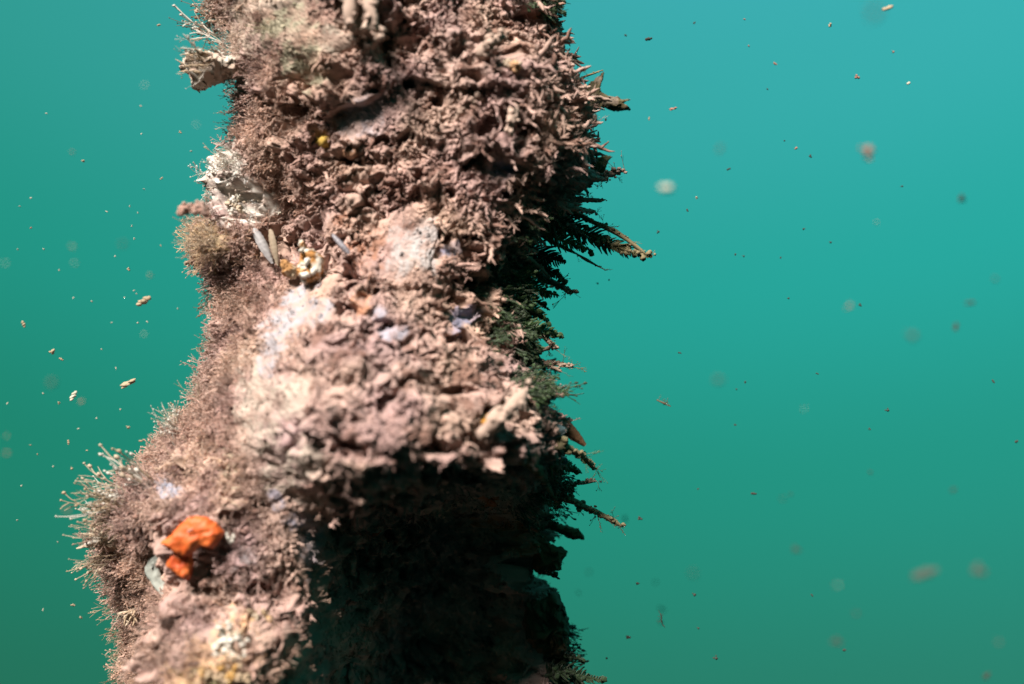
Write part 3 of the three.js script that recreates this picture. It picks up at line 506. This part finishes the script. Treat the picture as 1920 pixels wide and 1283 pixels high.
blade('oyster_chunk', 'small orange shell lump between the gaping bivalve and the oyster chunk', 'shell', zoom([[870, 650], [900, 640], [940, 670], [985, 700], [975, 775], [930, 780], [880, 740]], 300, 320, 3.84), spot(540, 505).p.z + 0.008, 0.012, mat(0.5, 0.26, 0.1), { rag: 0.001, rough: 0.002, second: [0.66, 0.52, 0.36] });
clump('yellow_knob', 'yellow round sponge knob under the upper ledge', 'sponge', 608, 266, 5, 5, 4, 15, [mat(0.55, 0.36, 0.07)], { part: 'lobe' });
clump('yellow_knob', 'orange yellow knob at the right end of the bulge', 'sponge', 925, 806, 9, 6, 9, 13, [mat(0.62, 0.33, 0.05), mat(0.55, 0.26, 0.04)], { part: 'lobe', lift: 0.005 });
clump('brown_snail', 'smooth brown oval snail under the upper ledge', 'snail', 656, 282, 5, 2, 3, 20, [mat(0.33, 0.17, 0.10, { roughness: 0.5 })], { part: 'whorl' });
clump('rusty_knob', 'rust orange knobs on the upper right of the post', 'sponge', 958, 122, 14, 8, 9, 10, [mat(0.62, 0.36, 0.2), M.cream], { part: 'lobe', lift: 0.004 });
for (const [label, u0, v0, u1, v1, w] of [
  ['thick pale finger jutting right off the bulge', 905, 812, 988, 732, 26], ['stout pale finger standing up in the upper right', 900, 104, 942, 66, 18], ['long pale ridge slanting up on the upper right', 858, 222, 905, 178, 16],
  ['pale strap hanging from the top of the photo', 660, -10, 662, 60, 22], ['second pale strap right of the hanging strap', 702, -10, 704, 66, 18], ['drooping mauve finger below the rusty knobs', 962, 205, 955, 245, 16],
]) { const r = rng(Math.floor(u0 * 3 + v1)), a = spot(u0, v0).p, b = spot(u1, Math.max(2, v1)).p; if (v0 < 0) a.y += 0.01; a.z += 0.004; b.copy(at(u1, v1, Math.max(a.z, 0.03) + 0.008)); const pts = [], rad = []; for (let k = 0; k < 10; k++) { const t = k / 9; pts.push(V3((r() - 0.5) * 0.003, (r() - 0.5) * 0.003, (r() - 0.5) * 0.002 + 0.006 * Math.sin(t * 3)).addScaledVector(b.clone().sub(a), t)); rad.push(w * PX / 2 * (1.15 - 0.4 * t) * (0.75 + 0.45 * r()) * (k === 9 ? 0.5 : 1)); }
  const ac = new Acc().tube(pts, rad, 9, 0.16, r); for (let k = 0; k < 26; k++) ac.lump(pts[Math.floor(r() * 9.9)].clone().add(V3(r() - 0.5, r() - 0.5, r() - 0.5).multiplyScalar(w * PX)), 0.0012 + 0.002 * r(), r, 1, 1);
  const me = new THREE.Mesh(ac.geo(), mat(0.56, 0.41, 0.34)); me.castShadow = me.receiveShadow = true; me.position.copy(a); top(me, 'silted_finger', label, 'sponge'); }

// right edge: weeds, twigs and lobes standing out against the water
blade('torn_weed_blade', 'torn olive brown blade with two points at the upper right edge', 'seaweed', zoom([[760, 420], [830, 360], [900, 300], [985, 222], [992, 240], [945, 340], [950, 400], [1010, 455], [1110, 468], [1180, 492], [1245, 484], [1186, 515], [1192, 552], [1245, 592], [1100, 602], [1010, 585], [940, 582], [890, 645], [845, 600], [800, 540], [740, 500]], 940, 90, 5.133), 0.0, 0.010, mat(0.14, 0.11, 0.05), { rag: 0.0014, rough: 0.002, bend: 5, second: [0.26, 0.20, 0.15], spine: [[1100, 188], [1120, 180], [1165, 193]] });
blade('olive_lobe', 'small olive lobe on the right edge above the pink strands', 'seaweed', zoom([[850, 1060], [910, 1065], [990, 1032], [1075, 1045], [1030, 1090], [1005, 1160], [980, 1215], [920, 1190], [860, 1160]], 940, 90, 5.133), 0.005, 0.006, M.olive, { rag: 0.0012 });
blade('olive_lobe', 'yellow brown smooth lobe on the right edge below the torn blade', 'seaweed', [[1078, 250], [1098, 248], [1108, 262], [1104, 285], [1085, 290], [1074, 275]], 0.004, 0.010, mat(0.30, 0.19, 0.05), {});
twig('thin arched twig above the torn olive blade', 1078, 160, 1130, 131, 5, M.oliveSilt, M.brown, { bend: 0.2, spurs: 4 });
twig('pink silted strand reaching right below the olive lobe', 1085, 358, 1172, 320, 16, M.pink, M.pink, { spurs: 9 });
twig('second pink silted strand, thinner and just below the first', 1070, 378, 1136, 375, 10, M.pink, M.pink, { spurs: 6 });
for (const [label, u0, v0, u1, v1, w] of [['stubby pink strand under the second pink strand', 1060, 396, 1118, 398, 11], ['pink strand drooping at the upper edge of the dark gap', 1030, 410, 1080, 428, 11], ['short pink spur level with the olive lobe', 1085, 330, 1140, 338, 12], ['mauve spur just under the torn olive blade', 1085, 215, 1118, 232, 11], ['mauve spur near the top of the right edge', 1030, 80, 1056, 92, 11]]) twig(label, u0, v0, u1, v1, w, M.pink, M.pink, { spurs: 7 });
fern('long frilly olive frond reaching farthest right', 1050, 415, 1224, 482, 22, M.olive, { silt: 60 });
twig('silted core of the long frilly frond', 1090, 435, 1215, 478, 11, M.oliveSilt, M.oliveSilt, { spurs: 14 });
twig('thin twig forking below the long frilly frond', 1040, 470, 1136, 507, 7, M.oliveSilt, M.olive, { spurs: 8 });
twig('thick grey silted twig at the narrow waist', 980, 492, 1078, 548, 16, M.silt, M.oliveSilt, { spurs: 9 });
twig('short pale strand crossing the dark gap at the waist', 960, 470, 1030, 520, 9, M.silt, M.silt, { spurs: 5 });
for (const [label, u0, v0, u1, v1, w, m] of [
  ['dark green fern frond above the long frilly frond', 1040, 395, 1098, 452, 20, M.deepGreen], ['green fern frond behind the long frilly frond', 1030, 440, 1112, 470, 18, M.green], ['green fern frond just above the thick grey twig', 975, 475, 1062, 528, 18, M.green],
  ['dark fern frond hugging the waist under the thick grey twig', 955, 530, 1030, 582, 16, M.deepGreen], ['bright green fern frond in the middle of the waist', 955, 565, 1032, 608, 18, M.green], ['thin green fern comb above the bent twig', 985, 600, 1057, 634, 16, M.green],
  ['bushy dark frond at the top of the dark gap', 1010, 405, 1080, 440, 24, M.deepGreen], ['bushy green frond in the dark gap', 985, 455, 1062, 492, 24, M.deepGreen], ['bushy frond at the bottom of the dark gap', 960, 510, 1048, 556, 22, M.green], ['dark green fern drooping at the waist', 960, 590, 1012, 660, 20, M.deepGreen], ['dark green fern behind the bent twig', 955, 630, 1020, 690, 20, M.deepGreen], ['green fern frond under the leaf shaped twig', 1030, 875, 1092, 888, 14, M.green],
  ['dark green fern at the foot of the forked twig', 1035, 905, 1075, 925, 16, M.deepGreen], ['dark weed at the very top of the right edge', 1005, 5, 1036, 12, 18, M.deepGreen], ['dark green fern in the gap above the lowest lobe', 1015, 1060, 1050, 1085, 14, M.deepGreen],
  ['dark spiky weed near the bottom right of the post', 1030, 1235, 1092, 1238, 18, M.deepGreen], ['dark spiky weed creeping right along the bottom edge', 1035, 1262, 1138, 1278, 22, M.deepGreen], ['dark spiky weed lowest on the right edge', 1020, 1270, 1082, 1262, 20, M.deepGreen],
]) fern(label, u0, v0, u1, v1, w, m, { silt: 8, siltMat: m });
twig('bent sandy twig reaching down right at the waist', 985, 590, 1046, 655, 12, M.silt, M.oliveSilt, { z: 0.06 });
twig('knobbly end twig below the bent sandy twig', 1030, 640, 1074, 688, 12, M.silt, M.olive, { z: 0.06, spurs: 8 });
twig('level sandy twig crossing the bent twig', 975, 668, 1042, 648, 12, M.silt, M.oliveSilt, { z: 0.06 });
twig('pointed sandy twig lowest of the waist twigs', 978, 662, 1054, 698, 11, M.silt, M.deepGreen, { z: 0.06, spurs: 4 });
twig('short hooked brown twig above the brown mussel', 985, 712, 1034, 720, 11, M.brown, M.pink, { spurs: 9 });
twig('frilly brown twig beside the hooked one', 990, 735, 1030, 742, 10, M.pink, M.pink, { spurs: 9 });
shells('brown_mussel', 'long brown mussel shell on the right edge of the bulge', [[1030, 772, 1097, 836, 26, M.mussel, -0.5]], 0.0);
shells('blue_shell', 'bluish translucent shell in the shade behind the brown mussel', [[985, 812, 1060, 806, 36, M.blueShell, 0.4]], -0.045);
shells('blue_shell', 'second bluish shell below the brown mussel', [[1008, 880, 1064, 862, 32, M.blueShell, 0.3]], -0.03);
twig('leaf shaped pointed twig below the brown mussel', 1045, 835, 1114, 879, 14, M.oliveSilt, M.green, { spurs: 5 });
twig('brown stalk running down inside the right edge', 990, 852, 1052, 952, 20, mat(0.28, 0.17, 0.10), M.brown, { z: 0.03, spurs: 3 });
twig('upper arm of the forked twig on the lower right edge', 1030, 930, 1119, 902, 12, M.silt, M.oliveSilt, {});
twig('lower long arm of the forked twig, pointing down right', 1030, 925, 1167, 988, 15, M.oliveSilt, M.brown, { spurs: 8 });
blade('dark_lobe', 'dark lobe below the forked twig', 'seaweed', [[1030, 975], [1055, 985], [1085, 992], [1096, 1012], [1070, 1011], [1048, 1000], [1028, 990]], 0.0, 0.010, mat(0.10, 0.085, 0.03), { rag: 0.0015, spine: [[1035, 984], [1085, 1003]] });
blade('dark_lobe', 'pointed brown lobe on the lower right edge', 'seaweed', [[1000, 1010], [1030, 1018], [1064, 1033], [1056, 1050], [1050, 1068], [1030, 1080], [1000, 1070]], 0.006, 0.022, mat(0.16, 0.08, 0.03), { rag: 0.0015, rough: 0.003 });
blade('dark_lobe', 'large rounded dark lobe near the bottom right', 'seaweed', [[985, 1130], [1015, 1112], [1048, 1114], [1058, 1140], [1066, 1165], [1066, 1195], [1070, 1222], [1048, 1234], [1015, 1232], [988, 1200]], 0.006, 0.030, mat(0.13, 0.08, 0.04), { rag: 0.002, rough: 0.006, bend: 2 });
tuft('fuzzy_ball_weed', 'small dark fuzzy ball hanging off the large dark lobe', 'seaweed', null, 1072, 1192, [0.5, 0, 0.2], 30, 20, 2.4, 14, [M.dark, M.deepGreen], { fat: 1 });

// ---------------------------------------------------------------- things drifting in the water
const SPECK = [71, 72, 73, 74, 75].map((s) => { const r = rng(s), a = new Acc(); a.lump(V3(0, 0, 0), 0.45, r, 0.75, 2); for (let k = 0; k < 3; k++) a.lump(V3(r() - 0.5, r() * 0.8 - 0.4, r() - 0.5), 0.18 + 0.2 * r(), r, 1, 1); return a.geo(); });
const PM = { w: mat(0.62, 0.58, 0.48), c: mat(0.48, 0.37, 0.25), r: mat(0.40, 0.19, 0.14), d: mat(0.05, 0.045, 0.035), g: mat(0.10, 0.12, 0.10) };
const WORD = { w: 'whitish', c: 'tan', r: 'reddish brown', d: 'dark', g: 'greyish' };
function speck(u, v, size, tint, z = 0, long = 1, turn = 0, label = null) {
  if (z < -0.07) z = Math.max(-1.1, z * 2.8);
  const r = rng(Math.floor(u * 37 + v * 91)), m = new THREE.Mesh(SPECK[Math.floor(r() * 5)], PM[tint]), k = size * PX * (1 - z) * (Math.abs(z) > 0.1 && !label ? 0.55 : 0.78);
  m.position.copy(at(u, v, z === 0 ? (r() - 0.5) * 0.03 : z)); m.scale.set(k * long, k / Math.sqrt(long), k); m.rotation.set(r() * 0.5, r() * 0.5, turn || r() * 3); m.castShadow = m.receiveShadow = true;
  const side = (v < 430 ? 'upper ' : v < 860 ? 'middle ' : 'lower ') + (u < 500 ? 'left' : u < 1420 ? 'right' : 'far right'), soft = Math.abs(z) > 0.1;
  top(m, label ? 'drifting_flake' : 'drifting_speck', label ?? `${soft ? 'blurred' : 'tiny sharp'} ${WORD[tint]} speck drifting in the ${side} water`, 'speck', label ? undefined : `${soft ? 'blurred' : 'sharp'} ${WORD[tint]} specks in the ${side} water`);
}
for (const [t, list] of Object.entries({
  w: [[87, 213], [263, 199], [265, 251], [358, 283], [270, 355], [57, 372], [37, 387], [200, 397], [243, 387], [247, 424], [258, 399], [252, 448], [33, 468], [82, 467], [216, 481], [251, 545], [256, 551], [233, 558], [137, 559], [172, 565], [333, 579], [209, 605], [276, 604], [190, 655], [217, 691], [81, 738], [226, 768], [147, 804], [100, 875], [32, 976], [108, 1017], [181, 785], [13, 757], [40, 912], [80, 1144], [111, 507], [341, 738], [1704, 156, 8], [1121, 531], [258, 605]],
  c: [[298, 47, 7], [156, 301, 7], [337, 248, 6], [391, 297, 6], [302, 335, 6], [44, 609, 12], [98, 661, 12], [111, 756, 6], [241, 801, 8], [128, 830, 8], [163, 845], [57, 835], [70, 852], [135, 879, 7], [137, 1135, 9], [151, 1158, 8], [264, 827, 7], [115, 674, 8], [240, 505, 7], [301, 461, 4], [1217, 223, 5], [1557, 48, 7], [1307, 371, 5]],
  r: [[1396, 36, 5], [1493, 278, 7], [1606, 145, 9], [1404, 86, 5], [1454, 120, 6], [58, 428, 5], [1676, 97, 5]],
  d: [[1217, 73, 10], [1302, 43, 5], [1439, 167], [1173, 66, 6], [1136, 224, 6], [1471, 264, 4], [1519, 293, 6], [1367, 317, 6], [1289, 395, 5], [1692, 350], [1235, 435, 6], [1558, 454, 5], [1379, 477, 5], [1395, 480], [1464, 483], [1612, 572, 6], [1142, 525, 4], [1507, 430], [1479, 559], [1275, 662, 5], [1381, 730], [1378, 797], [1630, 805], [1863, 716, 6], [1906, 829, 6], [1414, 926, 8], [1309, 917, 4], [1127, 904, 6], [1199, 973, 8], [1303, 1115, 7], [1195, 1095, 6], [1310, 1178, 5], [1343, 1235, 8], [1523, 1117], [1583, 1220, 6], [1138, 1235], [1398, 717], [1533, 701], [1177, 1196, 8], [1665, 770, 7]],
})) for (const [u, v, s = 4.5] of list) speck(u, v, s * (u < 500 ? 0.85 : 1), t);
for (const [u, v, s, t, z, long] of [[135, 285, 10, 'r', -0.12], [136, 463, 10, 'c', -0.2], [140, 493, 8, 'w', -0.2], [230, 459, 14, 'g', -0.3], [282, 517, 10, 'c', -0.12], [269, 627, 7, 'w', -0.14], [153, 753, 13, 'r', -0.13], [97, 717, 22, 'g', -0.35], [13, 850, 12, 'r', -0.2], [12, 818, 7, 'c', -0.15], [125, 957, 12, 'r', -0.25],
  [272, 160, 9, 'w', 0.3], [367, 234, 7, 'w', 0.3], [10, 494, 9, 'w', 0.32], [1643, 22, 30, 'g', 0.5], [1349, 280, 16, 'g', -0.3], [1805, 374, 18, 'd', -0.13, 1.2], [1866, 523, 14, 'g', -0.2], [1820, 568, 18, 'd', -0.14, 1.7], [1792, 614, 15, 'd', -0.12, 1.4], [1594, 575, 14, 'r', -0.2, 1.3], [1713, 628, 24, 'g', -0.5], [1644, 417, 9, 'c', -0.12], [1508, 767, 8, 'w', -0.2],
  [1632, 886, 12, 'd', -0.1, 0.6], [1788, 919, 13, 'd', -0.15], [1468, 935, 12, 'g', -0.2], [1483, 927, 9, 'd', -0.1], [1172, 974, 12, 'd', -0.12], [1491, 1031, 18, 'g', -0.18], [1832, 1070, 34, 'g', -0.5], [1105, 1073, 9, 'd', -0.18], [1230, 1093, 9, 'd', -0.16], [1242, 1143, 12, 'd', -0.15, 1.3], [1607, 1151, 12, 'g', -0.25], [1566, 1203, 20, 'g', -0.25, 1.4], [1850, 1267, 16, 'd', -0.12, 1.4], [1572, 1098, 10, 'w', -0.3], [1085, 1112, 8, 'd', -0.12], [1875, 1205, 14, 'g', -0.3], [1347, 712, 24, 'g', -0.55], [1300, 1075, 18, 'g', -0.5], [1630, 300, 10, 'r', -0.15], [1240, 1168, 9, 'd', -0.12]]) speck(u, v, s, t, z, long ?? 1);
speck(267, 566, 20, 'c', 0, 1.3, 0.1, 'largest tan flake drifting left of the waist');
speck(240, 719, 19, 'c', 0, 2.1, 0.35, 'long tan sliver drifting left of the post');
speck(136, 744, 13, 'w', 0, 1.5, 0.5, 'cream rice shaped flake below the long tan sliver');
speck(1665, 15, 15, 'c', -0.06, 1.7, 0.4, 'tan flake at the top right edge of the photo');
speck(1630, 282, 24, 'r', -0.24, 1.1, 2.2, 'blurred reddish three cornered flake in the right water');
speck(1250, 353, 26, 'w', -0.3, 1.2, 0.05, 'big blurred whitish blob right of the post');
speck(1729, 1077, 26, 'g', -0.32, 2.2, 0.02, 'long blurred grey flake low in the right water');
speck(1262, 204, 9, 'r', 0, 1.8, 0.1, 'small brown crooked flake beside the upper right of the post');
function debris(label, u, v, size, m, seed, long) {
  const r = rng(seed), g = new THREE.Group(); g.position.copy(at(u, v, 0));
  const k = size * PX, d = V3(long[0], long[1], 0).normalize();
  grow(g, 'stem', STRANDS[seed % 6], m, d.clone().multiplyScalar(-k / 2), d, k, k * 0.55, r);
  for (let n = 0; n < 5; n++) grow(g, 'spur', HAIRS[(seed + n) % 8], m, d.clone().multiplyScalar(k * (r() - 0.5) * 0.8), V3(r() - 0.7, r() * 1.2, r() - 0.5), k * 0.42, k * 0.5, r);
  top(g, 'drifting_twig', label, 'debris');
}
debris('tiny dark branching twig drifting right of the bulge', 1245, 757, 30, M.brown, 5, [1, -0.5]);
debris('tiny black twisted scrap drifting at the lower right', 1241, 1163, 24, M.dark, 8, [0.2, -1]);
clump('drifting_fluff', 'blurred pink fluff drifting in front of the left edge', 'debris', 360, 392, 26, 9, 44, 10, [M.pink, mat(0.55, 0.33, 0.27)], { at: { p: at(360, 392, 0.15), n: V3(0, 0, 0) }, geos: [...FLOCS, ...STRANDS] });
renderer.render(scene, camera);
